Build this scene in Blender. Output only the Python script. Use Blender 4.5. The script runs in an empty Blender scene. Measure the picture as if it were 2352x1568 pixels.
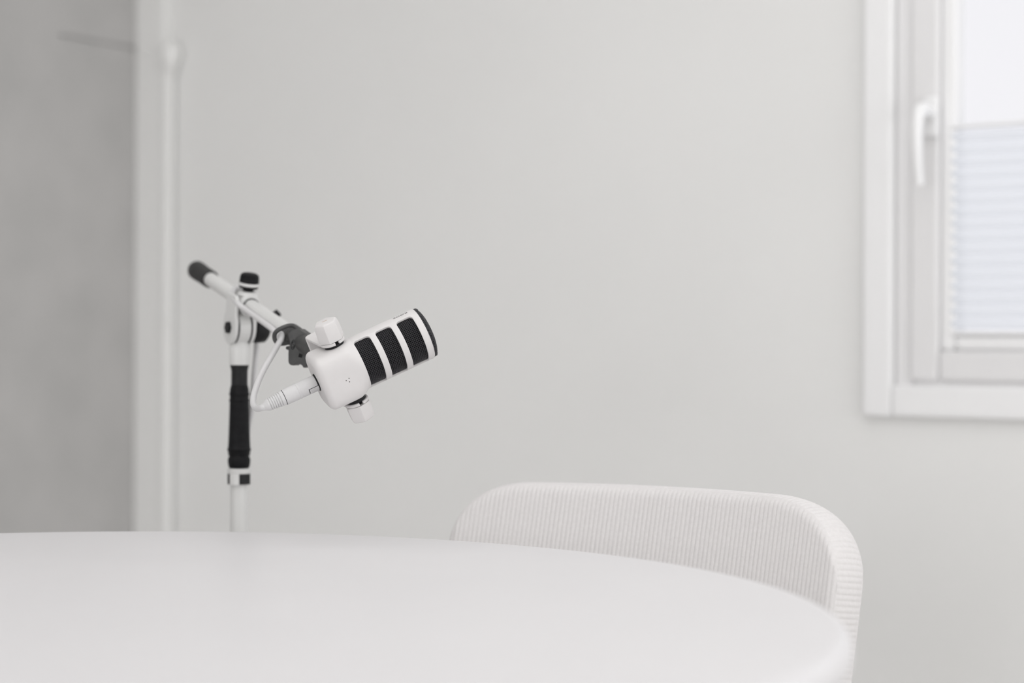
import bpy, bmesh, math, random
from mathutils import Vector, Matrix
R = math.radians
PI = math.pi
random.seed(7)
sc = bpy.context.scene
COL = sc.collection

# ------------------------------------------------------------------ camera
FPX = 4430.0          # focal length in pixels of the 2352 wide frame
CAMZ = 0.96
ROLL = 0.004
cam_d = bpy.data.cameras.new('camera')
cam = bpy.data.objects.new('camera', cam_d)
COL.objects.link(cam)
cam_d.sensor_width = 36.0
cam_d.lens = FPX / 2352 * 36.0
cam.rotation_mode = 'XYZ'
cam.matrix_world = Matrix.Translation((0, 0, CAMZ)) @ Matrix.Rotation(PI/2, 4, 'X') @ Matrix.Rotation(ROLL, 4, 'Z')
cam_d.clip_start = 0.05
cam_d.clip_end = 60
cam_d.dof.use_dof = True
cam_d.dof.focus_distance = 2.25
cam_d.dof.aperture_fstop = 2.1
sc.camera = cam

# ------------------------------------------------------------------ colour management, world
sc.view_settings.view_transform = 'Standard'
sc.view_settings.look = 'None'
sc.view_settings.gamma = 1.0
sc.view_settings.use_curve_mapping = False
sc.view_settings.exposure = 0.0
try:
    sc.cycles.use_denoising = True
    sc.cycles.max_bounces = 10
    sc.cycles.diffuse_bounces = 8
except Exception:
    pass
wd = bpy.data.worlds.new('overcast_sky')
sc.world = wd
wd.use_nodes = True
bg = wd.node_tree.nodes['Background']
bg.inputs['Color'].default_value = (0.955, 0.94, 0.975, 1)
bg.inputs['Strength'].default_value = 1.06

# ------------------------------------------------------------------ room frame: s runs along the window wall, n towards it
TH = R(35)
CT, ST = math.cos(TH), math.sin(TH)
def W(s, n, z):
    return Vector((s*CT + n*ST, -s*ST + n*CT, z))
N_WALL = 3.04
S_LEFT = -3.136
S_RIGHT = 2.3
N_BACK = -4.6
Z_CEIL = 2.62

# ------------------------------------------------------------------ daylight of the windows outside the frame, plus an added ceiling fill
def area(name, loc, dirv, sx, sy, power, color):
    l = bpy.data.lights.new(name, 'AREA')
    l.shape = 'RECTANGLE'; l.size = sx; l.size_y = sy; l.energy = power; l.color = color
    o = bpy.data.objects.new(name, l); COL.objects.link(o)
    o.location = loc
    o.rotation_euler = Vector(dirv).to_track_quat('-Z', 'Z').to_euler()
    return o
area('side_window_daylight', W(S_RIGHT-0.06, 1.9, 1.25), W(-1, 0, -0.05), 1.6, 2.1, 23, (0.985, 0.985, 1.0))
area('rear_window_daylight', W(-0.4, N_BACK+0.06, 1.45), W(0, 1, 0), 5.0, 2.2, 90, (0.995, 0.99, 1.0))
area('ceiling_fill', W(-0.7, 0.9, Z_CEIL-0.05), (0, 0, -1), 3.0, 3.4, 30.5, (1.0, 0.995, 1.0))  # added fill without a fixture, stands in for daylight bounced off the ceiling

# ------------------------------------------------------------------ pixel -> point, used to measure real positions
def at(u, v, Z):
    U, V = u-1176, v-784
    a = U + ROLL*V; b = V - ROLL*U
    return Vector((a/FPX*Z, Z, CAMZ - b/FPX*Z))

# ------------------------------------------------------------------ materials
def principled(name, col, rough=0.5, spec=0.5, metal=0.0, coat=0.0, sheen=0.0):
    m = bpy.data.materials.new(name); m.use_nodes = True
    p = m.node_tree.nodes['Principled BSDF']
    p.inputs['Base Color'].default_value = (*col, 1)
    p.inputs['Roughness'].default_value = rough
    p.inputs['Specular IOR Level'].default_value = spec
    p.inputs['Metallic'].default_value = metal
    p.inputs['Coat Weight'].default_value = coat
    p.inputs['Sheen Weight'].default_value = sheen
    return m
def noisy(name, c1, c2, scale, rough=0.6, bump=0.0, bscale=80, detail=6, spec=0.4, stretch=(1, 1, 1), sheen=0.0, lo=0.35, hi=0.65):
    m = principled(name, c1, rough, spec, sheen=sheen)
    nt = m.node_tree; p = nt.nodes['Principled BSDF']
    tc = nt.nodes.new('ShaderNodeTexCoord'); mp = nt.nodes.new('ShaderNodeMapping')
    mp.inputs['Scale'].default_value = stretch
    nt.links.new(tc.outputs['Object'], mp.inputs['Vector'])
    n = nt.nodes.new('ShaderNodeTexNoise'); n.inputs['Scale'].default_value = scale; n.inputs['Detail'].default_value = detail
    nt.links.new(mp.outputs['Vector'], n.inputs['Vector'])
    r = nt.nodes.new('ShaderNodeValToRGB')
    r.color_ramp.elements[0].position = lo; r.color_ramp.elements[0].color = (*c1, 1)
    r.color_ramp.elements[1].position = hi; r.color_ramp.elements[1].color = (*c2, 1)
    nt.links.new(n.outputs['Fac'], r.inputs['Fac']); nt.links.new(r.outputs['Color'], p.inputs['Base Color'])
    if bump:
        n2 = nt.nodes.new('ShaderNodeTexNoise'); n2.inputs['Scale'].default_value = bscale; n2.inputs['Detail'].default_value = 3
        nt.links.new(mp.outputs['Vector'], n2.inputs['Vector'])
        b = nt.nodes.new('ShaderNodeBump'); b.inputs['Strength'].default_value = bump; b.inputs['Distance'].default_value = 0.002
        nt.links.new(n2.outputs['Fac'], b.inputs['Height']); nt.links.new(b.outputs['Normal'], p.inputs['Normal'])
    return m
M = {}
M['wall'] = noisy('painted_wall', (0.79, 0.79, 0.782), (0.805, 0.805, 0.797), 3, 0.9, 0.12, 160, spec=0.15)
M['ceiling'] = noisy('ceiling_paint', (0.82, 0.82, 0.81), (0.83, 0.83, 0.82), 3, 0.9, spec=0.1)
M['floor'] = noisy('pale_floor', (0.72, 0.71, 0.70), (0.77, 0.76, 0.75), 2, 0.5, 0.05)
M['concrete'] = noisy('exposed_concrete', (0.445, 0.440, 0.435), (0.495, 0.487, 0.482), 7.0, 0.85, 0.35, 45, detail=9, spec=0.2, lo=0.3, hi=0.7)
M['trim'] = noisy('white_trim_paint', (0.80, 0.80, 0.79), (0.81, 0.81, 0.80), 5, 0.5, spec=0.4)
M['casing'] = noisy('white_casing_paint', (0.85, 0.85, 0.855), (0.865, 0.865, 0.87), 5, 0.4, spec=0.5)
M['pvc'] = noisy('white_window_pvc', (0.765, 0.76, 0.765), (0.78, 0.775, 0.78), 5, 0.35, spec=0.5)
M['table'] = noisy('white_table_laminate', (0.70, 0.69, 0.70), (0.71, 0.70, 0.71), 6, 0.42, 0.02, 300, spec=0.5)
M['fabric'] = noisy('off_white_corduroy', (0.69, 0.672, 0.67), (0.72, 0.702, 0.70), 260, 0.95, 0.2, 900, spec=0.12, sheen=0.12)
M['mic_white'] = noisy('mic_white_paint', (0.66, 0.644, 0.641), (0.67, 0.654, 0.651), 90, 0.5, 0.05, 1500, spec=0.4)
M['stand_white'] = noisy('stand_white_enamel', (0.64, 0.64, 0.632), (0.65, 0.65, 0.642), 60, 0.32, spec=0.5)
M['cable_white'] = noisy('cable_white_rubber', (0.605, 0.60, 0.604), (0.615, 0.61, 0.614), 120, 0.5, spec=0.4)
M['black'] = noisy('black_rubber', (0.006, 0.006, 0.007), (0.010, 0.010, 0.011), 200, 0.55, 0.15, 800, spec=0.14)
M['black_plastic'] = noisy('black_plastic', (0.010, 0.010, 0.011), (0.014, 0.014, 0.015), 120, 0.5, spec=0.25)
M['grey_plastic'] = noisy('charcoal_plastic', (0.050, 0.050, 0.050), (0.062, 0.062, 0.061), 150, 0.5, 0.1, 900, spec=0.5)
M['end_rubber'] = noisy('dark_grey_rubber', (0.028, 0.027, 0.027), (0.036, 0.035, 0.035), 200, 0.6, spec=0.3)
M['deep'] = principled('grille_interior', (0.004, 0.004, 0.005), 0.9, 0.1)
M['wire'] = principled('dark_grille_wire', (0.050, 0.049, 0.054), 0.4, 0.5, metal=0.3)
M['tan'] = principled('tan_print', (0.52, 0.40, 0.30), 0.6)
M['ink'] = principled('black_print', (0.02, 0.02, 0.02), 0.6)
M['leg'] = noisy('pale_metal', (0.45, 0.44, 0.43), (0.5, 0.49, 0.48), 60, 0.4, spec=0.5)
g = bpy.data.materials.new('window_glass'); g.use_nodes = True
nt = g.node_tree; nt.nodes.clear()
o_ = nt.nodes.new('ShaderNodeOutputMaterial'); t_ = nt.nodes.new('ShaderNodeBsdfTransparent'); gl = nt.nodes.new('ShaderNodeBsdfGlossy'); mx = nt.nodes.new('ShaderNodeMixShader')
gl.inputs['Roughness'].default_value = 0.02; mx.inputs[0].default_value = 0.06; t_.inputs[0].default_value = (0.98, 0.985, 0.985, 1)
nt.links.new(t_.outputs[0], mx.inputs[1]); nt.links.new(gl.outputs[0], mx.inputs[2]); nt.links.new(mx.outputs[0], o_.inputs[0])
M['glass'] = g
g = bpy.data.materials.new('pleated_blind_cloth'); g.use_nodes = True
nt = g.node_tree; nt.nodes.clear()
o_ = nt.nodes.new('ShaderNodeOutputMaterial'); t_ = nt.nodes.new('ShaderNodeBsdfTranslucent'); df = nt.nodes.new('ShaderNodeBsdfDiffuse'); mx = nt.nodes.new('ShaderNodeMixShader')
tr = nt.nodes.new('ShaderNodeBsdfTransparent'); mx2 = nt.nodes.new('ShaderNodeMixShader'); mx2.inputs[0].default_value = 0.25
t_.inputs[0].default_value = (0.88, 0.92, 0.97, 1); df.inputs[0].default_value = (0.87, 0.88, 0.91, 1); mx.inputs[0].default_value = 0.5
nt.links.new(t_.outputs[0], mx.inputs[1]); nt.links.new(df.outputs[0], mx.inputs[2]); nt.links.new(mx.outputs[0], mx2.inputs[1]); nt.links.new(tr.outputs[0], mx2.inputs[2]); nt.links.new(mx2.outputs[0], o_.inputs[0])
M['blind'] = g

# ------------------------------------------------------------------ mesh helpers
def tag(o, label, cat, group=None):
    o['label'] = label; o['category'] = cat
    if group: o['group'] = group
    return o
def thing(name, loc, label, cat):
    o = bpy.data.objects.new(name, None); COL.objects.link(o); o.location = loc
    o.empty_display_size = 0.05
    return tag(o, label, cat)
def base_of(p):
    v = Vector((0, 0, 0))
    while p is not None:
        v += p.location; p = p.parent
    return v
def obj(name, vf, mat, parent=None, smooth=True, bevel=0, origin=None, segs=2, angle=35):
    """world-space verts -> one mesh object (origin at the parent's base)"""
    vs, fs = vf
    off = base_of(parent)
    me = bpy.data.meshes.new(name)
    loc = Vector(origin) if origin is not None else Vector((0, 0, 0))
    me.from_pydata([tuple(Vector(v) - off - loc) for v in vs], [], fs)
    bm = bmesh.new(); bm.from_mesh(me); bmesh.ops.recalc_face_normals(bm, faces=bm.faces)
    if smooth:
        for f in bm.faces: f.smooth = True
        for e in bm.edges:
            if len(e.link_faces) == 2 and e.calc_face_angle(0) > R(angle): e.smooth = False
    bm.to_mesh(me); bm.free()
    me.materials.append(M[mat])
    o = bpy.data.objects.new(name, me); COL.objects.link(o)
    o.location = loc
    if parent is not None: o.parent = parent
    if bevel:
        b = o.modifiers.new('bevel', 'BEVEL'); b.width = bevel; b.segments = segs; b.limit_method = 'ANGLE'; b.angle_limit = R(30)
        b.harden_normals = False
    return o
def join(*parts):
    V, F = [], []
    for vs, fs in parts:
        k = len(V); V += list(vs); F += [tuple(i+k for i in f) for f in fs]
    return V, F
def xf(mat, vf):
    return [mat @ Vector(v) for v in vf[0]], vf[1]
def box(x0, x1, y0, y1, z0, z1):
    v = [(x, y, z) for x in (x0, x1) for y in (y0, y1) for z in (z0, z1)]
    return v, [(0, 1, 3, 2), (4, 6, 7, 5), (0, 4, 5, 1), (2, 3, 7, 6), (0, 2, 6, 4), (1, 5, 7, 3)]
def rbox(s0, s1, n0, n1, z0, z1):
    v, f = box(s0, s1, n0, n1, z0, z1)
    return [W(*p) for p in v], f
def revolve(prof, segs=48, close=True, a0=0, a1=2*PI):
    """profile [(x, r)], axis = local x"""
    V, F = [], []; n = len(prof); full = abs(a1-a0-2*PI) < 1e-6
    cnt = segs if full else segs+1
    for i in range(cnt):
        a = a0 + (a1-a0)*i/segs
        for x, r in prof: V.append(Vector((x, r*math.cos(a), r*math.sin(a))))
    for i in range(segs):
        j = (i+1) % cnt
        for k in range(n-1): F.append((i*n+k, j*n+k, j*n+k+1, i*n+k+1))
    if close and full:
        for k in (0, n-1):
            if prof[k][1] > 1e-7: F.append(tuple(i*n+k for i in range(cnt)))
    return V, F
def ring_profile(x0, x1, r0, r1):
    return [(x0, r0), (x1, r0), (x1, r1), (x0, r1), (x0, r0)]
def axis_m(p, d, roll=None):
    """matrix whose local x is d, at p"""
    x = Vector(d).normalized()
    z = Vector(roll) if roll is not None else Vector((0, 0, 1))
    if abs(x.dot(z.normalized())) > 0.98 and roll is None: z = Vector((0, 1, 0))
    y = z.cross(x).normalized(); z = x.cross(y)
    return Matrix(((x.x, y.x, z.x, p[0]), (x.y, y.y, z.y, p[1]), (x.z, y.z, z.z, p[2]), (0, 0, 0, 1)))
def frame_m(p, x, y, z):
    return Matrix(((x.x, y.x, z.x, p[0]), (x.y, y.y, z.y, p[1]), (x.z, y.z, z.z, p[2]), (0, 0, 0, 1)))
def prism(outline, t0, t1):
    """outline in local xy, extruded along z"""
    n = len(outline)
    V = [Vector((x, y, t0)) for x, y in outline] + [Vector((x, y, t1)) for x, y in outline]
    F = [tuple(range(n)), tuple(range(2*n-1, n-1, -1))] + [(i, (i+1) % n, n+(i+1) % n, n+i) for i in range(n)]
    return V, F
def catmull(pts, m=10):
    P = [Vector(p) for p in pts]; out = []
    for i in range(len(P)-1):
        p0 = P[i-1] if i else P[0]*2-P[1]; p1 = P[i]; p2 = P[i+1]; p3 = P[i+2] if i+2 < len(P) else P[-1]*2-P[-2]
        for k in range(m):
            t = k/m
            out.append(0.5*((2*p1)+(p2-p0)*t+(2*p0-5*p1+4*p2-p3)*t*t+(3*p1-p0-3*p2+p3)*t**3))
    out.append(P[-1]); return out
def tube(pts, rad, segs=14, caps=True, closed=False):
    P = [Vector(p) for p in pts]; n = len(P); V, F = [], []
    T = []
    for i in range(n):
        a = P[(i-1) % n] if (closed or i) else P[0]; b = P[(i+1) % n] if (closed or i < n-1) else P[-1]
        T.append((b-a).normalized())
    u = T[0].orthogonal().normalized()
    for i in range(n):
        u = (u - T[i]*u.dot(T[i])).normalized(); w = T[i].cross(u)
        r = rad[i] if isinstance(rad, (list, tuple)) else rad
        for k in range(segs):
            a = 2*PI*k/segs
            V.append(P[i]+u*(r*math.cos(a))+w*(r*math.sin(a)))
    for i in range(n if closed else n-1):
        j = (i+1) % n
        for k in range(segs): F.append((i*segs+k, i*segs+(k+1) % segs, j*segs+(k+1) % segs, j*segs+k))
    if caps and not closed:
        F.append(tuple(range(segs-1, -1, -1))); F.append(tuple((n-1)*segs+k for k in range(segs)))
    return V, F
def struct(name, vf, mat, parent=None, **k):
    o = obj(name, vf, mat, parent, **k)
    if parent is None: o['kind'] = 'structure'
    return o

# ================================================================== ROOM
struct('floor', rbox(S_LEFT-0.15, S_RIGHT+0.15, N_BACK-0.15, N_WALL+0.3, -0.12, 0), 'floor', smooth=False)
struct('ceiling', rbox(S_LEFT-0.15, S_RIGHT+0.15, N_BACK-0.15, N_WALL+0.3, Z_CEIL, Z_CEIL+0.12), 'ceiling', smooth=False)
# window wall, a solid wall with an opening for the window
WS0, WS1 = -1.338, 0.10      # opening along s
WZ0, WZ1 = 0.8674, 2.12
wt = 0.26
struct('wall_back', join(
    rbox(S_LEFT-0.15, WS0, N_WALL, N_WALL+wt, 0, Z_CEIL),
    rbox(WS1, S_RIGHT+0.15, N_WALL, N_WALL+wt, 0, Z_CEIL),
    rbox(WS0, WS1, N_WALL, N_WALL+wt, 0, WZ0),
    rbox(WS0, WS1, N_WALL, N_WALL+wt, WZ1, Z_CEIL)), 'wall', smooth=False)
# concrete wall with a formwork joint running along it
JZ = CAMZ + 666/FPX*4.29
struct('wall_left', join(
    rbox(S_LEFT-0.15, S_LEFT, N_BACK-0.15, N_WALL, 0, JZ-0.004),
    rbox(S_LEFT-0.15, S_LEFT-0.005, 2.80, N_WALL, JZ-0.004, JZ+0.004),
    rbox(S_LEFT-0.15, S_LEFT, N_BACK-0.15, 2.80, JZ-0.004, JZ+0.004),
    rbox(S_LEFT-0.15, S_LEFT, N_BACK-0.15, N_WALL, JZ+0.004, Z_CEIL)), 'concrete', smooth=False)
struct('wall_right', rbox(S_RIGHT, S_RIGHT+0.15, N_BACK-0.15, N_WALL, 0, Z_CEIL), 'wall', smooth=False)
struct('wall_front', rbox(S_LEFT, S_RIGHT, N_BACK-0.15, N_BACK, 0, Z_CEIL), 'wall', smooth=False)
# corner boarding between concrete and plaster
def s_at(u, n=N_WALL):
    k = (u-1176)/FPX              # X = k Y ; X*ST + Y*CT = n
    Y = n/(k*ST+CT); X = k*Y
    return X*CT - Y*ST
struct('trim_1', rbox(S_LEFT, s_at(374, N_WALL-0.022), N_WALL-0.022, N_WALL, 0, Z_CEIL), 'trim', bevel=0.004)
struct('baseboard_back', rbox(s_at(372), S_RIGHT, N_WALL-0.014, N_WALL, 0, 0.07), 'trim', bevel=0.003)

# ---- riser pipe with an elbow at the top
PN = N_WALL-0.017
sp = s_at(385, PN); Yp = W(sp, PN, 0).y
ztop = CAMZ + (784-128)/FPX*Yp
pr = thing('heating_pipe', W(sp, PN, 0), 'thin white vertical pipe with a rounded top fitting, beside the concrete wall', 'pipe')
obj('riser', tube([W(sp, PN, 0.0), W(sp, PN, 0.9), W(sp, PN, ztop-0.005)], 0.0125, 24), 'trim', pr)
fit = [W(sp+0.001, PN, ztop-0.040), W(sp+0.004, PN-0.002, ztop-0.028), W(sp+0.010, PN-0.006, ztop-0.012), W(sp+0.014, PN-0.008, ztop+0.004), W(sp+0.015, PN-0.008, ztop+0.016), W(sp+0.015, PN-0.008, ztop+0.024)]
obj('top_fitting', tube(fit, [0.013, 0.017, 0.022, 0.023, 0.018, 0.008], 24), 'trim', pr)
for zc in (0.35, 1.0):
    obj('wall_clip', join(tube([W(sp+0.0145*math.cos(a), PN+0.0145*math.sin(a), zc) for a in [2*PI*i/20 for i in range(20)]], 0.0022, 8, closed=True),
        rbox(sp-0.006, sp+0.006, N_WALL-0.004, N_WALL, zc-0.006, zc+0.006)), 'trim', pr)

# ================================================================== WINDOW
def ring_frame(s0, s1, z0, z1, w, n0, n1):
    return join(rbox(s0, s0+w, n0, n1, z0, z1), rbox(s1-w, s1, n0, n1, z0, z1),
                rbox(s0+w, s1-w, n0, n1, z0, z0+w), rbox(s0+w, s1-w, n0, n1, z1-w, z1))
win = bpy.data.objects.new('window_1', None); COL.objects.link(win); win.location = W((WS0+WS1)/2, N_WALL, WZ0); win['kind'] = 'structure'
cw = 0.054
obj('casing', ring_frame(WS0-cw, WS1+cw, WZ0-0.032, WZ1+cw, cw, N_WALL-0.018, N_WALL), 'casing', win, bevel=0.006, segs=3)
FN = N_WALL-0.002                                     # room face of the fixed frame
obj('window_frame', ring_frame(WS0, WS1, WZ0, WZ1, 0.034, FN, FN+0.07), 'pvc', win, bevel=0.004)
def sash(s0, s1, z0, z1):
    sm = obj('sash', join(ring_frame(s0, s1, z0, z1, 0.052, FN-0.007, FN+0.05),), 'pvc', win, bevel=0.007, segs=3)
    obj('glazing_bead', ring_frame(s0+0.052, s1-0.052, z0+0.052, z1-0.052, 0.026, FN+0.0, FN+0.045), 'casing', sm, bevel=0.006)
    obj('pane', rbox(s0+0.06, s1-0.06, FN+0.024, FN+0.03, z0+0.06, z1-0.06), 'glass', sm, smooth=False)
    return sm
SM = (WS0+WS1)/2
sh1 = sash(WS0+0.028, SM-0.012, WZ0+0.028, WZ1-0.03)
sh2 = sash(SM+0.012, WS1-0.028, WZ0+0.028, WZ1-0.03)
obj('mullion', rbox(SM-0.02, SM+0.02, FN, FN+0.07, WZ0+0.034, WZ1-0.034), 'pvc', win, bevel=0.003)
# handle on the left sash: rosette, neck and a hanging lever
hs = WS0+0.028+0.040; hz = 1.338
hroot = obj('window_handle', join(rbox(hs-0.014, hs+0.014, FN-0.018, FN-0.007, hz-0.036, hz+0.032)), 'casing', sh1, bevel=0.005, segs=3)
lev = catmull([W(hs, FN-0.020, hz+0.004), W(hs, FN-0.042, hz+0.008), W(hs, FN-0.062, hz+0.000), W(hs, FN-0.070, hz-0.030), W(hs, FN-0.068, hz-0.075), W(hs, FN-0.060, hz-0.118)], 8)
nl = len(lev)
obj('lever', tube(lev, [0.011 if i < 12 else 0.0115-0.004*(i-12)/(nl-12) for i in range(nl)], 16), 'casing', hroot)
# pleated blinds covering the lower part of each sash
def blind(s0, s1, z0, z1, label):
    r = thing('pleated_blind', W((s0+s1)/2, FN+0.004, z0), label, 'blind')
    n = 2*round((z1-z0-0.02)/0.021); V, F = [], []
    for i in range(n+1):
        z = z0+0.009+(z1-z0-0.018)*i/n; d = FN-0.002 if i % 2 else FN+0.006
        V += [W(s0, d, z), W(s1, d, z)]
    F = [(2*i, 2*i+1, 2*i+3, 2*i+2) for i in range(n)]
    obj('pleated_cloth', (V, F), 'blind', r, smooth=False)
    for z in (z0, z1-0.006): obj('rail', rbox(s0, s1, FN-0.003, FN+0.013, z, z+0.006), 'casing', r, bevel=0.002)
    return r
blind(WS0+0.028+0.070, SM-0.012-0.070, WZ0+0.028+0.078, 1.322, 'pale pleated blind over the lower half of the window pane beside the handle')

# ================================================================== TABLE
TX, TY, TR, TZ = -0.418, 1.678, 0.705, 0.725
tab = thing('round_table', (TX, TY, 0), 'round white table with a rounded edge filling the foreground', 'table')
VZ = lambda x, y, z=0: Matrix.Translation((x, y, z)) @ Matrix.Rotation(-PI/2, 4, 'Y')   # local x -> up
prof = [(TZ-0.030, 0.0), (TZ-0.030, TR-0.03), (TZ-0.0295, TR-0.016)]
for i in range(1, 25):
    a = -PI/2 + PI*i/24
    prof.append((TZ-0.015+0.015*math.sin(a), TR-0.0125+0.0125*math.cos(a)))
prof += [(TZ, TR-0.05), (TZ, 0.0)]
obj('tabletop', xf(VZ(TX, TY), revolve(prof, 256, close=False)), 'table', tab, angle=60)
obj('pedestal', xf(VZ(TX, TY), revolve([(0.02, 0.0), (0.02, 0.055), (0.06, 0.04), (0.2, 0.034), (0.55, 0.034), (0.67, 0.05), (0.696, 0.12), (0.696, 0)], 48, close=False)), 'stand_white', tab)
obj('base', xf(VZ(TX, TY), revolve([(0, 0), (0, 0.33), (0.008, 0.34), (0.016, 0.33), (0.03, 0.05), (0.03, 0)], 96, close=False)), 'stand_white', tab)

# ================================================================== CHAIR
# right top corner and left top corner of the backrest, measured
CR = at(1979, 1270, 2.20); CL = at(1078, 1235, 2.50)
cdir = Vector((CR.x-CL.x, CR.y-CL.y, 0)); CWID = cdir.length; cdir.normalize()
cfront = Vector((cdir.y, -cdir.x, 0))
if cfront.y > 0: cfront = -cfront
cmid = (CR+CL)/2; cmid.z = 0
H_TOP = 0.7785
HW = CWID/2*1.01; RC = HW/math.sin(R(17)); REC = 0.27; TH_B = 0.046
arcHW = RC*R(17)
ch = thing('upholstered_chair', cmid + cfront*0.2, 'off-white corduroy chair with a wide rounded backrest, standing behind the round table', 'chair')
def cpt(x, z, t):
    ph = x/RC
    along = RC*math.sin(ph) - t*math.sin(ph)
    fr = RC*(1-math.cos(ph)) + t*math.cos(ph) - (z-H_TOP)*REC - 0.03
    return cmid + cdir*along + cfront*fr + Vector((0, 0, z + t*0.13))
ZB = 0.36
RCN = 0.098
def ztop(x):
    RCN = 0.098 if x > 0 else 0.080
    d = abs(x)-(arcHW-RCN*1.25)
    if d <= 0: return H_TOP - 0.004*(x/arcHW)**2
    q = min(d/(RCN*1.25), 1)
    return H_TOP - 0.004*(x/arcHW)**2 - RCN*(1-(max(0, 1-q**2.3))**(1/2.3))
def side_in(z):      # the backrest narrows a little downwards
    return 1 - 0.05*(H_TOP-z)
PITCH = 0.0062
def rib(s, p=PITCH): return abs(math.sin(PI*s/p))**0.7
def panel(front, ncol, nrow, amp):
    V, F = [], []
    for i in range(ncol+1):
        x = -arcHW + 2*arcHW*i/ncol
        zt = ztop(x)
        for j in range(nrow+1):
            f = j/nrow; f = 1-(1-f)**1.5
            z = ZB + (zt-ZB)*f
            xx = x*side_in(z)
            d = min(arcHW-abs(x), (zt-z))
            edge = (1-min(d/0.012, 1))**2
            t = TH_B/2 + 0.005*(1-edge) - 0.001 + (amp*(rib(x)-0.5) if d > 0.002 else 0)
            V.append(cpt(xx, z, t if front else -t))
    m = nrow+1
    for i in range(ncol):
        for j in range(nrow): F.append((i*m+j, (i+1)*m+j, (i+1)*m+j+1, i*m+j+1))
    return V, F
ncol = int(2*arcHW/PITCH)*8
bk = obj('backrest', panel(True, ncol, 42, 0.0011), 'fabric', ch, angle=80)
obj('back_panel', panel(False, 120, 30, 0.0), 'fabric', bk, angle=80)
# boxing strip round the edge, ribs run across it
path = []
for k in range(60): path.append((-arcHW, ZB + (ztop(arcHW)-ZB)*k/60))
nx = 600
xs = [-arcHW*math.cos(PI*k/nx) for k in range(nx+1)]
for x in xs: path.append((x, ztop(x)))
for k in range(1, 61): path.append((arcHW, ztop(arcHW) - (ztop(arcHW)-ZB)*k/60))
# resample by arc length
L = [0]
for a, b in zip(path, path[1:]): L.append(L[-1]+math.hypot(a[0]-b[0], a[1]-b[1]))
tot = L[-1]; nS = int(tot/PITCH)*7; V, F = [], []; q = 0; NT = 10
pts = []
for i in range(nS+1):
    s = tot*i/nS
    while q < len(L)-2 and L[q+1] < s: q += 1
    f = (s-L[q])/max(1e-9, L[q+1]-L[q]); pts.append((path[q][0]+(path[q+1][0]-path[q][0])*f, path[q][1]+(path[q+1][1]-path[q][1])*f))
for i, (x, z) in enumerate(pts):
    a = pts[max(0, i-4)]; b = pts[min(nS, i+4)]
    tx, tz = b[0]-a[0], b[1]-a[1]; ln = math.hypot(tx, tz); ox, oz = -tz/ln, tx/ln
    for j in range(NT+1):
        v = j/NT*2-1
        off = 0.0035*(1-v*v) + (0.0012*(rib(tot*i/nS, PITCH*1.05)-0.5) if 0 < j < NT else 0)
        zz = z+oz*off
        V.append(cpt((x+ox*off)*side_in(zz), zz, v*(TH_B/2-0.001)))
m = NT+1
for i in range(nS):
    for j in range(NT): F.append((i*m+j, (i+1)*m+j, (i+1)*m+j+1, i*m+j+1))
obj('edge_band', (V, F), 'fabric', bk, angle=80)
# seat cushion
def cl(al, fr, z): return cmid + cdir*al + cfront*fr + Vector((0, 0, z))
V, F = [], []
nu, nv = 72, 14
for j in range(nv+1):
    a = -PI/2 + PI*j/nv
    for i in range(nu):
        b = 2*PI*i/nu
        c, s_ = math.cos(b), math.sin(b)
        e = 0.55
        px = 0.245*abs(c)**e*(1 if c > 0 else -1); py = 0.225*abs(s_)**e*(1 if s_ > 0 else -1)
        g_ = abs(math.cos(a))**0.35 if abs(math.cos(a)) > 1e-6 else 0
        V.append(cl(px*(0.9+0.1*g_)*(g_ if g_ > 0 else 0), 0.285+py*g_, 0.425+0.045*math.sin(a)))
for j in range(nv):
    for i in range(nu): F.append((j*nu+i, j*nu+(i+1) % nu, (j+1)*nu+(i+1) % nu, (j+1)*nu+i))
obj('seat', (V, F), 'fabric', ch, angle=80)
for sx in (-1, 1):
    for fr in (0.10, 0.46):
        obj('leg', tube([cl(sx*0.18, fr+(0.02 if fr < .3 else -.02), 0.385), cl(sx*0.225, fr-(0.03 if fr < .3 else -.03), 0.0)], [0.013, 0.009], 16), 'leg', ch)
obj('seat_frame', join(tube([cl(-0.18, 0.12, 0.376), cl(0.18, 0.12, 0.376)], 0.011, 12), tube([cl(-0.18, 0.44, 0.376), cl(0.18, 0.44, 0.376)], 0.011, 12),
    tube([cl(-0.18, 0.12, 0.376), cl(-0.18, 0.44, 0.376)], 0.011, 12), tube([cl(0.18, 0.12, 0.376), cl(0.18, 0.44, 0.376)], 0.011, 12)), 'leg', ch)

# ================================================================== MICROPHONE
MZ = 2.26
mo = at(790.4, 849.0, MZ)
a_ax = Vector((0.903, 0.232, 0.427)).normalized()
to_cam = (Vector((0, 0, CAMZ)) - mo).normalized()
up_ = to_cam.cross(a_ax).normalized(); fw_ = a_ax.cross(up_).normalized()
RHO = R(20)
k_ax = (up_*math.cos(RHO) + fw_*math.sin(RHO)).normalized()
b_ax = (fw_*(-math.cos(RHO)) + up_*math.sin(RHO)).normalized()
S = 0.001
MM = frame_m(mo, a_ax, b_ax, k_ax) @ Matrix.Scale(S, 4)
mic = thing('microphone', mo, 'white broadcast microphone with black mesh grille windows, held on the boom stand', 'microphone')
def spw(v, p): return math.copysign(abs(v)**p, v)
def body_section(x):
    """half width along k and b, superellipse power"""
    def ss(a, b, t):
        t = max(0, min(1, (t-a)/(b-a))); return t*t*(3-2*t)
    w = ss(2, 19, x)
    hk = 34.0*(1-w)+32.0*w; hb = 31.0*(1-w)+32.0*w; p = 4.2*(1-w)+2.0*w
    return hk, hb, p
V, F = [], []
secs = []
rc = 8.0
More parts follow.
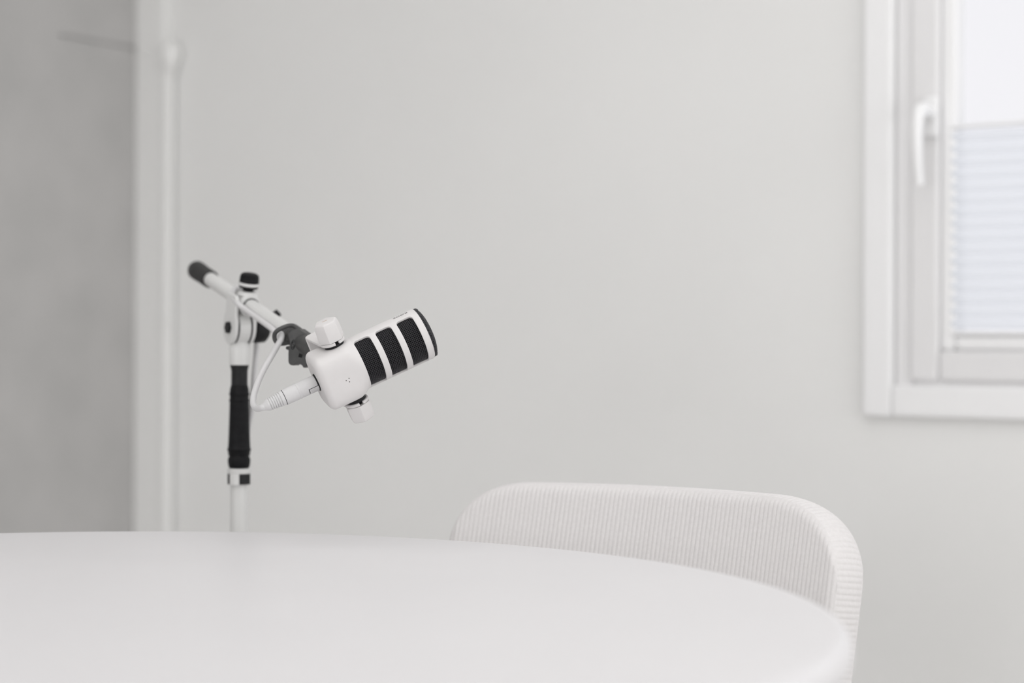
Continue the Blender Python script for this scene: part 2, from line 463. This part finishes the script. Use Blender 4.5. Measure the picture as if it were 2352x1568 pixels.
for i in range(11):
    t = PI/2*i/10
    secs.append((-35+rc-rc*math.cos(t), rc*(1-math.sin(t))))
secs = [(-35.0, 34)] + [(-35.0, 20)] + secs + [(x, 0) for x in (-24, -18, -10, -4, 0, 4, 6, 8, 10, 12, 14, 16, 17.5, 19)]
NS = 128
for (x, ins) in secs:
    hk, hb, p = body_section(x)
    for i in range(NS):
        t = 2*PI*i/NS
        b = spw(math.cos(t), 2/p)*max(0.01, hb-ins); k = spw(math.sin(t), 2/p)*max(0.01, hk+(0.8 if math.sin(t) < 0 else -1.2)*(1-max(0, min(1, (x+4)/20)))-ins)
        V.append((x, b, k))
for j in range(len(secs)-1):
    for i in range(NS): F.append((j*NS+i, j*NS+(i+1) % NS, (j+1)*NS+(i+1) % NS, (j+1)*NS+i))
F.append(tuple(range(NS)))
body = obj('housing', xf(MM, (V, F)), 'mic_white', mic, angle=75)
# barrel: tube with three grille windows on either side, cut through
wins = [(19.6, 40.0), (47.3, 67.5), (74.8, 95.4)]
def barrel_mesh():
    outer, inner = 32.0, 29.5
    prof = [(18.8, outer), (102.5, outer), (103.5, outer-0.8), (103.8, outer-2.2), (103.8, inner), (18.8, inner), (18.8, outer)]
    v, f = revolve(prof, 192, close=False)
    me = bpy.data.meshes.new('barrel'); me.from_pydata([tuple(q) for q in v], [], f)
    bm = bmesh.new(); bm.from_mesh(me); bmesh.ops.remove_doubles(bm, verts=bm.verts, dist=1e-4); bmesh.ops.recalc_face_normals(bm, faces=bm.faces); bm.to_mesh(me); bm.free()
    ob = bpy.data.objects.new('barrel', me); COL.objects.link(ob)
    # cutter: rounded rectangles in (x, angle), extruded radially
    cv, cf = [], []
    for sgn in (0, 1):
        for (x0, x1) in wins:
            half = 71.5*PI/180; rr = 5.0; ra = rr/31.5
            cen = PI*sgn + PI      # windows face -b and +b
            out = []
            def line(pa, pb, n):
                for i in range(n): out.append((pa[0]+(pb[0]-pa[0])*i/n, pa[1]+(pb[1]-pa[1])*i/n))
            def arc(cx, ca, d0, d1):
                for i in range(8):
                    a = d0+(d1-d0)*i/8; out.append((cx+rr*math.cos(a), ca+ra*math.sin(a)))
            arc(x1-rr, half-ra, 0, PI/2); arc(x0+rr, half-ra, PI/2, PI)
            line((x0, half-ra), (x0, -half+ra), 48)
            arc(x0+rr, -half+ra, PI, 1.5*PI); arc(x1-rr, -half+ra, 1.5*PI, 2*PI)
            line((x1, -half+ra), (x1, half-ra), 48)
            n = len(out); k0 = len(cv)
            for rad in (27.0, 36.0):
                for (x, a) in out: cv.append((x, rad*math.cos(a+cen), rad*math.sin(a+cen)))
            # strips: quads between mirrored outline points for caps
            for i in range(n): cf.append((k0+i, k0+(i+1) % n, k0+n+(i+1) % n, k0+n+i))
            # caps as quads pairing point i with its mirror in x (the outline is symmetric about mid x)
            key = {}
            left = [i for i in range(n) if out[i][0] < (x0+x1)/2 - 1e-9]; right = [i for i in range(n) if i not in left]
            lo = sorted(left, key=lambda i: out[i][1]); ro = sorted(right, key=lambda i: out[i][1])
            for base in (k0, k0+n):
                li = ri = 0
                while li < len(lo)-1 or ri < len(ro)-1:
                    la = out[lo[li+1]][1] if li < len(lo)-1 else 9e9
                    ra_ = out[ro[ri+1]][1] if ri < len(ro)-1 else 9e9
                    if la <= ra_:
                        cf.append((base+lo[li], base+lo[li+1], base+ro[ri])); li += 1
                    else:
                        cf.append((base+lo[li], base+ro[ri+1], base+ro[ri])); ri += 1
    cm = bpy.data.meshes.new('cut'); cm.from_pydata(cv, [], cf)
    bm = bmesh.new(); bm.from_mesh(cm); bmesh.ops.recalc_face_normals(bm, faces=bm.faces); bm.to_mesh(cm); bm.free()
    co = bpy.data.objects.new('cut', cm); COL.objects.link(co)
    md = ob.modifiers.new('cut', 'BOOLEAN'); md.object = co; md.operation = 'DIFFERENCE'; md.solver = 'EXACT'
    bv = ob.modifiers.new('bev', 'BEVEL'); bv.width = 0.7; bv.segments = 2; bv.limit_method = 'ANGLE'; bv.angle_limit = R(50)
    bpy.context.view_layer.update()
    dg = bpy.context.evaluated_depsgraph_get()
    res = bpy.data.meshes.new_from_object(ob.evaluated_get(dg))
    vs = [v.co.copy() for v in res.vertices]; fs = [tuple(p.vertices) for p in res.polygons]
    bpy.data.objects.remove(ob); bpy.data.objects.remove(co)
    return vs, fs
barrel = obj('barrel', xf(MM, barrel_mesh()), 'mic_white', mic, angle=40)
# woven wire grille under the windows and over the front
def weave_barrel():
    parts = []; rb = 28.75; amp = 0.3; pitch = 2.12
    nl = int(2*PI*rb/pitch/2)*2; nr = int((102-19.4)/pitch)
    x0 = 19.8
    for i in range(nr):
        x = x0+i*pitch
        P = []
        m = nl*2
        for j in range(m):
            a = 2*PI*j/m
            r = rb + amp*math.cos(PI*(j/2)+PI*i)
            P.append((x, r*math.cos(a), r*math.sin(a)))
        parts.append(tube(P, 0.34, 5, closed=True))
    for j in range(nl):
        a = 2*PI*j/nl; P = []
        for i in range(nr*2):
            x = x0+i*pitch/2
            r = rb - amp*math.cos(PI*(i/2)+PI*j)
            P.append((x, r*math.cos(a), r*math.sin(a)))
        parts.append(tube(P, 0.34, 5))
    return join(*parts)
gr = obj('side_grille', xf(MM, weave_barrel()), 'wire', mic, angle=80)
obj('grille_lining', xf(MM, revolve([(19.2, 27.7), (101.5, 27.7)], 96, close=False)), 'deep', gr)
def dome(y, z):
    r = math.hypot(y, z); R0 = 30.4
    q = min(r/R0, 1)
    return 103.8 + 6.2*(1-q**5)**0.5 + 1.3*(1-q*q)
def weave_cap():
    parts = []; pitch = 1.9; n = int(30.4/pitch); amp = 0.3
    c45 = math.cos(PI/4)
    for fam in (0, 1):
        for i in range(-n, n+1):
            off = i*pitch; lim = math.sqrt(max(0, 30.4**2-off*off))
            m = int(lim/(pitch/2)); P = []
            if m < 2: continue
            for j in range(-m, m+1):
                t = j*pitch/2
                y, z = (off, t) if fam == 0 else (t, off)
                w = amp*math.cos(PI*(j/2)+PI*i)*(1 if fam == 0 else -1)
                Y = (y-z)*c45; Z = (y+z)*c45
                P.append((dome(Y, Z)+w, Y, Z))
            # run down the rim
            if len(P) > 3:
                for e in (0, -1):
                    Y, Z = P[e][1], P[e][2]; l = math.hypot(Y, Z)
                    ext = [(x, Y/l*30.4, Z/l*30.4) for x in (107.6, 105.8, 104.0, 103.0)]
                    if e == 0: P = ext[::-1]+P
                    else: P = P+ext
            parts.append(tube(P, 0.34, 5))
    for x in (104.6, 106.3):
        parts.append(tube([(x, 30.5*math.cos(2*PI*j/120), 30.5*math.sin(2*PI*j/120)) for j in range(120)], 0.4, 5, closed=True))
    return join(*parts)
fg = obj('front_grille', xf(MM, weave_cap()), 'wire', mic, angle=80)
obj('grille_lining', xf(MM, revolve([(101.5, 29.3)]+[(dome(29.3*math.sin(t), 0)-0.9, 29.3*math.sin(t)) for t in [PI/2*(1-i/16) for i in range(17)]], 96, close=False)), 'deep', fg)
# lettering on the upper rib of the barrel
def text_mesh(txt, size):
    c = bpy.data.curves.new('t', 'FONT'); c.body = txt; c.size = size; c.extrude = 0.12; c.align_x = 'CENTER'; c.align_y = 'CENTER'; c.space_character = 1.0
    c.offset = 0.0
    o = bpy.data.objects.new('t', c); COL.objects.link(o); bpy.context.view_layer.update()
    me = bpy.data.meshes.new_from_object(o.evaluated_get(bpy.context.evaluated_depsgraph_get()))
    vs = [v.co.copy() for v in me.vertices]; fs = [tuple(p.vertices) for p in me.polygons]
    bpy.data.objects.remove(o); return vs, fs
tv, tf = text_mesh('RØDE', 6.6)
tw = max(v.x for v in tv)-min(v.x for v in tv); tcx = (max(v.x for v in tv)+min(v.x for v in tv))/2
lv = []
for v in tv:
    x = 85.6 - (v.x-tcx)*18.2/tw
    ang = -(v.y)*0.82/32.0 + R(1.5)
    r = 32.0 + 0.02 + (v.z+0.12)*0.4
    lv.append((x, r*math.sin(ang), r*math.cos(ang)))
lt = obj('lettering', xf(MM, (lv, tf)), 'ink', barrel, smooth=False); lt['label'] = 'small black lettering'
# three dots on the housing
dv = []
for dx, dk in ((-7.2, -1.9), (-3.2, -0.8), (-4.1, -4.9)):
    dv.append(xf(Matrix.Translation((dx, -31.02, dk)) @ Matrix.Rotation(PI/2, 4, 'Z'), revolve([(-0.1, 0.0), (-0.1, 0.64), (0.3, 0.64), (0.3, 0)], 16, close=False)))
dt = obj('dot_mark', xf(MM, join(*dv)), 'ink', body); dt['label'] = 'three tiny black dots'
# rear connector socket ring
obj('socket', xf(MM, revolve([(-35.9, 0), (-35.9, 10.5), (-34.6, 11.2), (-34.6, 0)], 48, close=False)), 'black_plastic', body)
# swing mount: two arms and the bar behind
TH2 = R(9)
dvec = Vector((-math.sin(TH2), math.cos(TH2)))
wv = Vector((math.cos(TH2), math.sin(TH2)))
def arm_outline():
    out = []
    L_ = 54.0; w = 14.6; slot = 2.4
    def P(l, c): q = dvec*l + wv*c; return (q.x, q.y)
    # start at slot, round end facing -d, open slot towards the viewer
    a0 = math.asin(slot/w)
    pts_ = [P(2.0, slot), P(-w*math.cos(a0), slot)]
    for i in range(1, 17):
        a = a0 + (PI/2-a0)*i/16
        pts_.append(P(-w*math.cos(a), w*math.sin(a)))
    pts_ += [P(L_-6, w), P(L_-2, w-1.5), P(L_, w-5), P(L_, -w+5), P(L_-2, -w+1.5), P(L_-6, -w)]
    for i in range(0, 16):
        a = -PI/2 + (PI/2-a0)*i/16
        pts_.append(P(-w*math.cos(a), w*math.sin(a)))
    pts_ += [P(-w*math.cos(a0), -slot), P(2.0, -slot)]
    return pts_
ao = arm_outline()
mount = obj('swing_mount', xf(MM, join(prism(ao, 36.3, 40.1), prism(ao, -44.3, -40.5),
    xf(Matrix(((wv.x, dvec.x, 0, 0), (wv.y, dvec.y, 0, 0), (0, 0, 1, 0), (0, 0, 0, 1))), box(-13.4, 13.4, 50, 54, -42.5, 38.3)))), 'mic_white', mic, bevel=0.0008, angle=30)
bm_dir = Vector((dvec.x, dvec.y, 0))
KR = {1: 0.12, -1: 0.62}; KO = {1: 0.0, -1: 4.2}; KW = {1: 11.8, -1: 12.1}
for sg in (1, -1):
    KM = MM @ Matrix.Rotation(-sg*PI/2, 4, 'Y')          # local x -> +-k
    obj('washer', xf(KM, revolve([(32.0, 0), (32.0, KW[sg]), (36.2+KO[sg], KW[sg]), (36.5+KO[sg], KW[sg]-0.6), (40.7+KO[sg], 8), (40.7+KO[sg], 0)], 48, close=False)), 'black_plastic', mount)
    # faceted knob
    V, F = [], []
    lv_ = [(x+KO[sg]-(2.5 if x > 50 and sg < 0 else 0), f) for x, f in [(40.5, 0.0), (40.5, 0.955), (41.0, 0.985), (42.2, 1.0), (46, 1.005), (57.5, 0.97), (61.0, 0.93), (63.0, 0.875), (64.0, 0.79), (64.5, 0.66), (64.6, 0.0)]]
    n = 96
    for (x, f) in lv_:
        for i in range(n):
            a = 2*PI*i/n
            hexr = 15.0*math.cos(PI/6)/math.cos(((a + PI/6) % (PI/3))-PI/6)
            hexr = -1.2*math.log(math.exp(-hexr*1.11/1.2)+math.exp(-16.8/1.2))
            V.append((x, hexr*f*math.cos(a+KR[sg]), hexr*f*math.sin(a+KR[sg])))
    for j in range(len(lv_)-1):
        for i in range(n): F.append((j*n+i, j*n+(i+1) % n, (j+1)*n+(i+1) % n, (j+1)*n+i))
    kn_ = obj('tightening_knob', xf(KM, (V, F)), 'mic_white', mount, angle=24)
    if sg > 0:
        im = obj('index_mark', xf(KM, box(64.3, 64.75, -0.5, 0.5, -3.0, 3.0)), 'tan', kn_, smooth=False)
        im['label'] = 'short tan mark on the knob end'

# ================================================================== MICROPHONE STAND
mount_back = MM @ Vector((dvec.x*54, dvec.y*54, 0))
tipz = mount_back.y
P_front = at(757, 826, mount_back.y+0.012)
P_rear = at(450, 619, 2.70)
bdir = (P_rear-P_front).normalized()         # towards the rear
# clamp centre on the boom at pixel x = 575
t = min((i/2000 for i in range(2001)), key=lambda q: abs((lambda p: p.x/p.y*FPX+1176)(P_front+(P_rear-P_front)*q)-566))
P_cl = P_front+(P_rear-P_front)*t
bh = Vector((-bdir.x, -bdir.y, 0)).normalized()          # horizontal heading towards the microphone
tilt_ax = Vector((-bh.y, bh.x, 0)).normalized()
if tilt_ax.x > 0: tilt_ax = -tilt_ax                      # points left
bup = tilt_ax.cross(bdir).normalized()
if bup.z < 0: bup = -bup
pole_top = at(550, 752, P_cl.y)
PX, PY = pole_top.x, pole_top.y + 0.002
PXM = 1.0/FPX*PY
def zpx(v): return CAMZ - (v-784 - ROLL*(550-1176))/FPX*PY
stand = thing('microphone_stand', (PX, PY, 0), 'white boom microphone stand with black grips, standing behind the table', 'microphone stand')
UP = VZ(PX, PY)
def rev_px(rows): return [(zpx(v), w*0.5*PXM) for v, w in rows]
# pole
obj('pole', xf(UP, revolve([(0.10, 0), (0.10, 0.0115), (zpx(1080), 0.0115), (zpx(1080), 0)], 40, close=False)), 'stand_white', stand)
grip_rows = [(1074, 0), (1074, 44), (1072, 47), (1066, 50), (1058, 51.5), (1053, 51), (1049, 47), (1046, 47), (1043, 50), (1036, 51), (1034, 53.5), (1031, 55), (1029, 52), (1026, 50.5), (1000, 48.5), (960, 46), (925, 44.5), (922, 44.5), (920, 47.5), (918, 47.5), (916, 44), (908, 44), (905.5, 47.5), (903.5, 47.5), (901, 44), (894, 43.5), (889, 41), (884, 38), (882, 0)]
obj('grip', xf(UP, revolve(rev_px(grip_rows[::-1])[::1], 56, close=False)), 'black', stand, angle=50)
obj('clutch_sleeve', xf(UP, revolve(rev_px([(886, 0), (886, 37.5), (852, 37.5), (847, 39), (842, 42), (838, 43), (836, 43), (836, 0)]), 48, close=False)), 'black_plastic', stand)
# locking ring below the grip: white collar with black windows
col_ = obj('locking_ring', xf(UP, join(revolve(rev_px([(1087, 0), (1087, 52), (1084, 54), (1076, 54), (1075, 50), (1075, 0)]), 56, close=False),
    *[xf(Matrix.Identity(4), revolve([(zpx(1112), 0.0112), (zpx(1112), 0.0156), (zpx(1087), 0.0156), (zpx(1087), 0.0112), (zpx(1112), 0.0112)], 12, a0=c-0.45, a1=c+0.45)) for c in [R(q) for q in (163, 283, 43)]])) , 'stand_white', stand)
obj('ring_insert', xf(UP, revolve([(zpx(1111), 0.0113), (zpx(1111), 0.0151), (zpx(1087.5), 0.0151), (zpx(1087.5), 0.0113)], 56, close=False)), 'black_plastic', col_)
# pivot head: socket, cheeks and clamp
hd = [(838, 0), (838, 45.5), (836, 46.5), (800, 48), (792, 46), (786, 40), (780, 34), (764, 32), (752, 30), (745, 26), (745, 0)]
head = obj('pivot_socket', xf(UP, revolve(rev_px(hd), 48, close=False)), 'stand_white', stand, angle=50)
pv = Vector((PX, PY, zpx(752)))
# tilt disc in the middle
TM = axis_m(pv, tilt_ax)
obj('tilt_disc', xf(TM, revolve([(-0.0083, 0), (-0.0083, 0.0205), (-0.0075, 0.0215), (0.0075, 0.0215), (0.0083, 0.0205), (0.0083, 0)], 48, close=False)), 'stand_white', head)
for sg in (-1, 1):
    obj('friction_washer', xf(TM, revolve([(sg*0.0084, 0), (sg*0.0084, 0.0218), (sg*0.0098, 0.0218), (sg*0.0098, 0)], 48, close=False)), 'black_plastic', head)
# fork: two cheek plates from the tilt axis up to the clamp housing
cl_c = P_cl
v2 = cl_c - pv; v2 = v2 - tilt_ax*v2.dot(tilt_ax)
flen = v2.length; fdir = v2.normalized(); fside = tilt_ax.cross(fdir).normalized()
FM = frame_m(pv, fside, fdir, tilt_ax)
def cheek(z0, z1):
    out = []
    for i in range(25):
        a = PI + PI*i/24; out.append((0.0225*math.cos(a), 0.0225*math.sin(a)))
    out += [(0.0215, 0.012), (0.0175, flen*0.62), (0.0170, flen+0.006), (0.013, flen+0.013), (-0.013, flen+0.013), (-0.0170, flen+0.006), (-0.0175, flen*0.62), (-0.0215, 0.012)]
    return prism(out, z0, z1)
fork = obj('fork', xf(FM, join(cheek(0.0100, 0.0150), cheek(-0.0150, -0.0100))), 'stand_white', stand, bevel=0.002, angle=30, segs=3)
obj('tilt_bolt', xf(TM, revolve([(0.0150, 0), (0.0150, 0.0085), (0.0180, 0.0085), (0.0190, 0.0070), (0.0190, 0)], 6, close=False)), 'black_plastic', fork)
# tilt wing knob on the far side
kn = obj('tilt_knob', xf(TM, join(revolve([(-0.0151, 0), (-0.0151, 0.011), (-0.019, 0.0175), (-0.022, 0.0205), (-0.034, 0.0195), (-0.038, 0.015), (-0.038, 0)], 40, close=False),)), 'black_plastic', fork, angle=50)
wk = pv - tilt_ax*0.031
obj('wing_lever', tube([wk, wk*0.5+at(640, 717, wk.y+0.004)*0.5, at(640, 717, wk.y+0.006)], [0.008, 0.0062, 0.0052], 14), 'black_plastic', kn)
# clamp housing round the boom
BM = axis_m(P_cl, bdir)
hous = []
rp = [(-0.015, 0.0112), (-0.015, 0.0136), (-0.013, 0.0150), (0.013, 0.0150), (0.015, 0.0136), (0.015, 0.0112), (-0.015, 0.0112)]
clamp = obj('boom_clamp', xf(BM, revolve(rp, 48, close=False)), 'stand_white', stand, angle=50)
obj('bushing', join(xf(BM, revolve(ring_profile(-0.0156, 0.0156, 0.0098, 0.0113), 48, close=False))), 'black_plastic', clamp)
kd = (bup*0.97 + Vector((0.02, 0, 0.1))).normalized()
k_base = P_cl + kd*0.012
KM2 = axis_m(k_base, kd)
obj('knob_boss', xf(KM2, revolve([(0, 0), (0, 0.0140), (0.001, 0.0135), (0.0045, 0.0115), (0.0055, 0.0100), (0.0055, 0)], 36, close=False)), 'stand_white', clamp)
kp = P_cl + kd*0.0165
KM3 = axis_m(kp, kd)
def fluted(rows, n=72, flutes=9, depth=0.03):
    V, F = [], []
    for (x, r, fl) in rows:
        for i in range(n):
            a = 2*PI*i/n; rr = r*(1-(depth*(0.5-0.5*math.cos(a*flutes)) if fl else 0))
            V.append((x, rr*math.cos(a), rr*math.sin(a)))
    for j in range(len(rows)-1):
        for i in range(n): F.append((j*n+i, j*n+(i+1) % n, (j+1)*n+(i+1) % n, (j+1)*n+i))
    return V, F
tk = obj('locking_knob', xf(KM3, fluted([(0.0, 0, 0), (0.0, 0.0068, 0), (0.0035, 0.0072, 0), (0.005, 0.0120, 0), (0.0085, 0.0133, 0), (0.0088, 0.0133, 0), (0.0122, 0.0132, 0), (0.0125, 0.0131, 1), (0.0200, 0.0126, 1), (0.0228, 0.0117, 1), (0.0242, 0.0095, 0), (0.0247, 0, 0)])), 'black', clamp, angle=50)
obj('knob_band', xf(KM3, revolve([(0.0086, 0.0120), (0.0086, 0.0139), (0.0092, 0.0141), (0.0118, 0.0140), (0.0124, 0.0137), (0.0124, 0.0120)], 48, close=False)), 'stand_white', tk)
# boom tube
boom = obj('boom', xf(axis_m(P_front, bdir), revolve([(0.014, 0), (0.014, 0.0098), ((P_rear-P_front).length-0.01, 0.0098), ((P_rear-P_front).length-0.01, 0)], 40, close=False)), 'stand_white', stand)
BL = (P_rear-P_front).length
obj('end_cap', xf(axis_m(P_front, bdir), revolve([(BL-0.058, 0.0099), (BL-0.058, 0.0122), (BL-0.054, 0.0127), (BL-0.022, 0.0127), (BL-0.018, 0.0132), (BL-0.003, 0.0132), (BL, 0.0122), (BL+0.001, 0)], 44, close=False)), 'end_rubber', boom, angle=50)
obj('thread_adapter', join(tube([mount_back - b_ax*0.001, P_front+bdir*0.016], 0.0075, 24)), 'grey_plastic', boom)
# tripod base, hidden behind the table
obj('leg_hub', xf(UP, revolve([(0.09, 0), (0.09, 0.022), (0.10, 0.026), (0.16, 0.026), (0.18, 0.018), (0.18, 0)], 40, close=False)), 'black_plastic', stand)
for q in range(3):
    a = R(90+120*q+20)
    d = Vector((math.cos(a), math.sin(a), 0))
    lg = obj('leg', tube([Vector((PX, PY, 0.135))+d*0.02, Vector((PX, PY, 0.012))+d*0.30], 0.008, 14), 'stand_white', stand)
    obj('rubber_foot', tube([Vector((PX, PY, 0.021))+d*0.28, Vector((PX, PY, 0.0115))+d*0.315], 0.0113, 14), 'black', lg)

# ---- charcoal clip on the boom, with cable hook and release tab
tq = min((i/2000 for i in range(2001)), key=lambda q: abs((lambda p: p.x/p.y*FPX+1176)(P_front+(P_rear-P_front)*q)-690))
P_clip = P_front+(P_rear-P_front)*tq
CM = axis_m(P_clip, bdir)
dist_front = (P_clip-P_front).length
x0c, x1c = -dist_front+0.020, 0.033
prof = [(x0c, 0.0099), (x0c, 0.0118), (x0c+0.002, 0.0124), (x1c-0.016, 0.0124)]
for i in range(3):
    xx = x1c-0.015+i*0.0045
    prof += [(xx, 0.0124), (xx+0.0006, 0.0133), (xx+0.0028, 0.0133), (xx+0.0034, 0.0124)]
prof += [(x1c, 0.0124), (x1c+0.001, 0.0118), (x1c+0.001, 0.0099)]
clip = obj('boom_clip', xf(CM, revolve(prof, 48, close=False)), 'grey_plastic', stand, angle=40)
# release block hanging below the sleeve, outline drawn in the plane that faces the viewer
vx = Vector((1, 0, 0)); vy = Vector((0, 0, 1))
yaw = Matrix.Rotation(R(-14), 3, 'Z')
vx = yaw @ vx; vn = vx.cross(vy)           # vn points to the viewer side (-y)
pc = P_clip.copy()
mmp = 1.0/FPX*pc.y
cu, cvv = pc.x/pc.y*FPX+1176, 784-(pc.z-CAMZ)/pc.y*FPX
def bo(pts_):      # crop coordinates measured on the photo, turned into metres in the block's own plane
    return [((640+x/5.2275-cu)*mmp/math.cos(R(14)), -(680+y/5.2275-cvv)*mmp) for x, y in pts_]
blk = bo([(150, 470), (178, 545), (186, 600), (168, 640), (166, 700), (166, 780), (172, 815), (190, 834), (232, 842), (250, 826), (262, 818), (318, 828), (338, 842), (350, 866), (372, 868), (400, 840), (420, 760), (425, 520), (400, 470), (300, 400), (200, 410)])
BK = frame_m(pc, vx, vy, vn)
blo = obj('release_block', xf(BK, prism(blk, -0.004, 0.0160)), 'grey_plastic', clip, bevel=0.0018, segs=3, angle=30)
nub = bo([(112, 612), (168, 606), (176, 655), (150, 662), (106, 644)])
obj('release_tab', xf(BK, prism(nub, 0.001, 0.009)), 'grey_plastic', blo, bevel=0.0012, angle=30)
bt = bo([(372, 610)])[0]
obj('pivot_button', xf(BK @ Matrix.Translation((bt[0], bt[1], 0.0157)) @ Matrix.Rotation(-PI/2, 4, 'Y'), revolve([(0, 0), (0, 0.0060), (0.0012, 0.0060), (0.0018, 0.0052), (0.0018, 0)], 32, close=False)), 'grey_plastic', blo)
hole = bo([(305, 692), (345, 712), (336, 748), (292, 738)])
obj('slot', xf(BK, prism(hole, 0.0150, 0.0163)), 'black', blo, smooth=False)
# oval badge: ring with an S stroke
oc = bo([(228, 592)])[0]; rx, ry = 0.0024, 0.0057
ovp = [BK @ Vector((oc[0]+rx*math.cos(a)*1.0+ry*0.12*math.sin(a), oc[1]+ry*math.sin(a), 0.0162)) for a in [2*PI*i/40 for i in range(40)]]
sS = [BK @ Vector((oc[0]+px_*0.0011, oc[1]+py_*0.0011, 0.0162)) for px_, py_ in ((1.2, 2.6), (0.1, 3.3), (-0.9, 2.2), (-0.3, 0.7), (0.6, -0.4), (0.9, -1.9), (-0.1, -3.2), (-1.2, -2.5))]
bd = obj('badge', join(tube(ovp, 0.00035, 8, closed=True), tube(catmull(sS, 6), 0.00035, 8)), 'black', blo)
# cable hook
hk = [at(690, 762, P_clip.y-0.010), at(676, 749, P_clip.y-0.010), at(662, 748, P_clip.y-0.014), at(646, 754, P_clip.y-0.019), at(634, 762, P_clip.y-0.021), at(630, 773, P_clip.y-0.014), at(634, 784, P_clip.y+0.002), at(645, 789, P_clip.y+0.006), at(660, 787, P_clip.y+0.006), at(674, 782, P_clip.y+0.002)]
obj('cable_hook', tube(catmull(hk, 8), 0.0028, 12), 'grey_plastic', clip)

# ================================================================== CABLE WITH PLUG
base_plug = MM @ Vector((-36.0, 0, 0))
cab = thing('microphone_cable', base_plug, 'white microphone cable with a white plug, looping from the microphone up to the boom', 'cable')
PMt = MM @ Matrix.Translation((-35.9, 0, 0)) @ Matrix.Rotation(PI, 4, 'Z')      # local x now runs backwards (mm)
shell_p = [(0.6, 0), (0.6, 9.2), (1.4, 9.7), (20.5, 9.7), (20.9, 9.45), (21.6, 9.45), (22.0, 9.75), (24.0, 9.75), (24.4, 9.45), (25.1, 9.45), (25.5, 9.7), (40.6, 9.5), (41.0, 9.3), (41.0, 0)]
plug = obj('plug', xf(PMt, revolve(shell_p, 56, close=False)), 'cable_white', cab, angle=35)
obj('gap_ring', xf(PMt, revolve([(41.0, 0), (41.0, 9.15), (41.5, 9.15), (41.5, 0)], 48, close=False)), 'black_plastic', plug)
# latch window on the side that faces the viewer
def latch_pt(l, c, h):   # l along plug, c around (mm), h height above surface
    ang = c/9.7 - PI/2 - R(22)
    r = 9.7+h
    # plug frame: x backwards, y = -b ; viewer side is +y
    return Vector((l, r*math.cos(ang+PI/2), r*math.sin(ang+PI/2)))
def patch(l0, l1, c0, c1, h0, h1, n=8):
    V = []; F = []
    for i in range(n+1):
        c = c0+(c1-c0)*i/n
        V += [latch_pt(l0, c, h0), latch_pt(l1, c, h0), latch_pt(l1, c, h1), latch_pt(l0, c, h1)]
    for i in range(n):
        for k in range(4): F.append((i*4+k, i*4+(k+1) % 4, (i+1)*4+(k+1) % 4, (i+1)*4+k))
    F += [(0, 1, 2, 3), (n*4, n*4+3, n*4+2, n*4+1)]
    return V, F
obj('latch_recess', xf(PMt, patch(0.5, 12.8, -3.4, 3.4, -0.6, 0.06)), 'black_plastic', plug, smooth=False)
obj('latch', xf(PMt, join(patch(0.4, 11.9, -3.6, 2.8, -0.5, 0.25), *[patch(1.6+2.1*i, 2.7+2.1*i, -2.8, 1.8, 0.2, 0.75) for i in range(5)])), 'cable_white', plug, smooth=False)
bp = [(41.6, 0), (41.6, 8.9), (44.5, 8.75), (45.5, 8.7)]
for i in range(6):
    x = 46.0+i*2.7; r = 8.6-0.26*i
    bp += [(x, r-0.85), (x+0.7, r-0.85), (x+0.9, r), (x+2.4, r-0.05)]
bp += [(62.4, 7.0), (64, 6.3), (66, 5.2), (68, 4.3), (70, 3.8), (70, 0)]
obj('strain_relief', xf(PMt, revolve(bp, 48, close=False)), 'cable_white', cab, angle=35)
e0 = PMt @ Vector((62, 0, 0)); e1 = PMt @ Vector((69.5, 0, 0))
zb = e0.y
cpts = [e0, e1, at(590, 938, zb+0.010), at(583, 931, zb+0.020), at(581.5, 918, zb+0.032), at(585, 900, zb+0.046), at(593.5, 875, zb+0.062), at(605.6, 849, zb+0.078), at(620, 824, zb+0.094), at(635, 798, P_clip.y-0.022), at(645, 778, P_clip.y-0.014), at(646, 767, P_clip.y-0.008)]
v_perp = Vector((0, -1, 0)); v_perp = (v_perp - bdir*v_perp.dot(bdir)).normalized()
v_dn = bdir.cross(v_perp).normalized()
if v_dn.z > 0: v_dn = -v_dn
D_CL = (P_cl-P_clip).length
def on_b(d, psi, rad):
    return P_clip + bdir*d + (v_perp*math.cos(R(psi)) + v_dn*math.sin(R(psi)))*rad
# through the hook, wound along the boom, across the clamp, over the boom, then down behind the pole
cpts += [on_b(0.034, 42, 0.0140), on_b(0.060, 30, 0.0137), on_b(0.5*D_CL+0.02, 26, 0.0137), on_b(D_CL-0.034, 22, 0.0150), on_b(D_CL-0.016, 12, 0.0192), on_b(D_CL+0.006, 0, 0.0195),
         on_b(D_CL+0.024, -35, 0.0165), on_b(D_CL+0.034, -90, 0.0142), on_b(D_CL+0.040, -150, 0.0150), on_b(D_CL+0.034, -195, 0.020), at(570, 735, P_cl.y+0.050)]
pz = PY
cpts += [at(588, 765, P_cl.y+0.050), at(589, 800, P_cl.y+0.036), at(584, 860, P_cl.y+0.026), at(579, 930, P_cl.y+0.026), at(570, 985, P_cl.y+0.028), at(556, 1060, P_cl.y+0.030), at(551, 1200, P_cl.y+0.028)]
lowx, lowy = PX, PY
cpts += [Vector((lowx, lowy+0.027, 0.50)), Vector((lowx+0.01, lowy+0.035, 0.30)), Vector((lowx+0.06, lowy+0.09, 0.06)), Vector((lowx+0.16, lowy+0.16, 0.0045)), Vector((lowx+0.40, lowy+0.22, 0.0045)), Vector((lowx+0.75, lowy+0.10, 0.0045))]
obj('cord', tube(catmull(cpts, 12), 0.0037, 14), 'cable_white', cab)
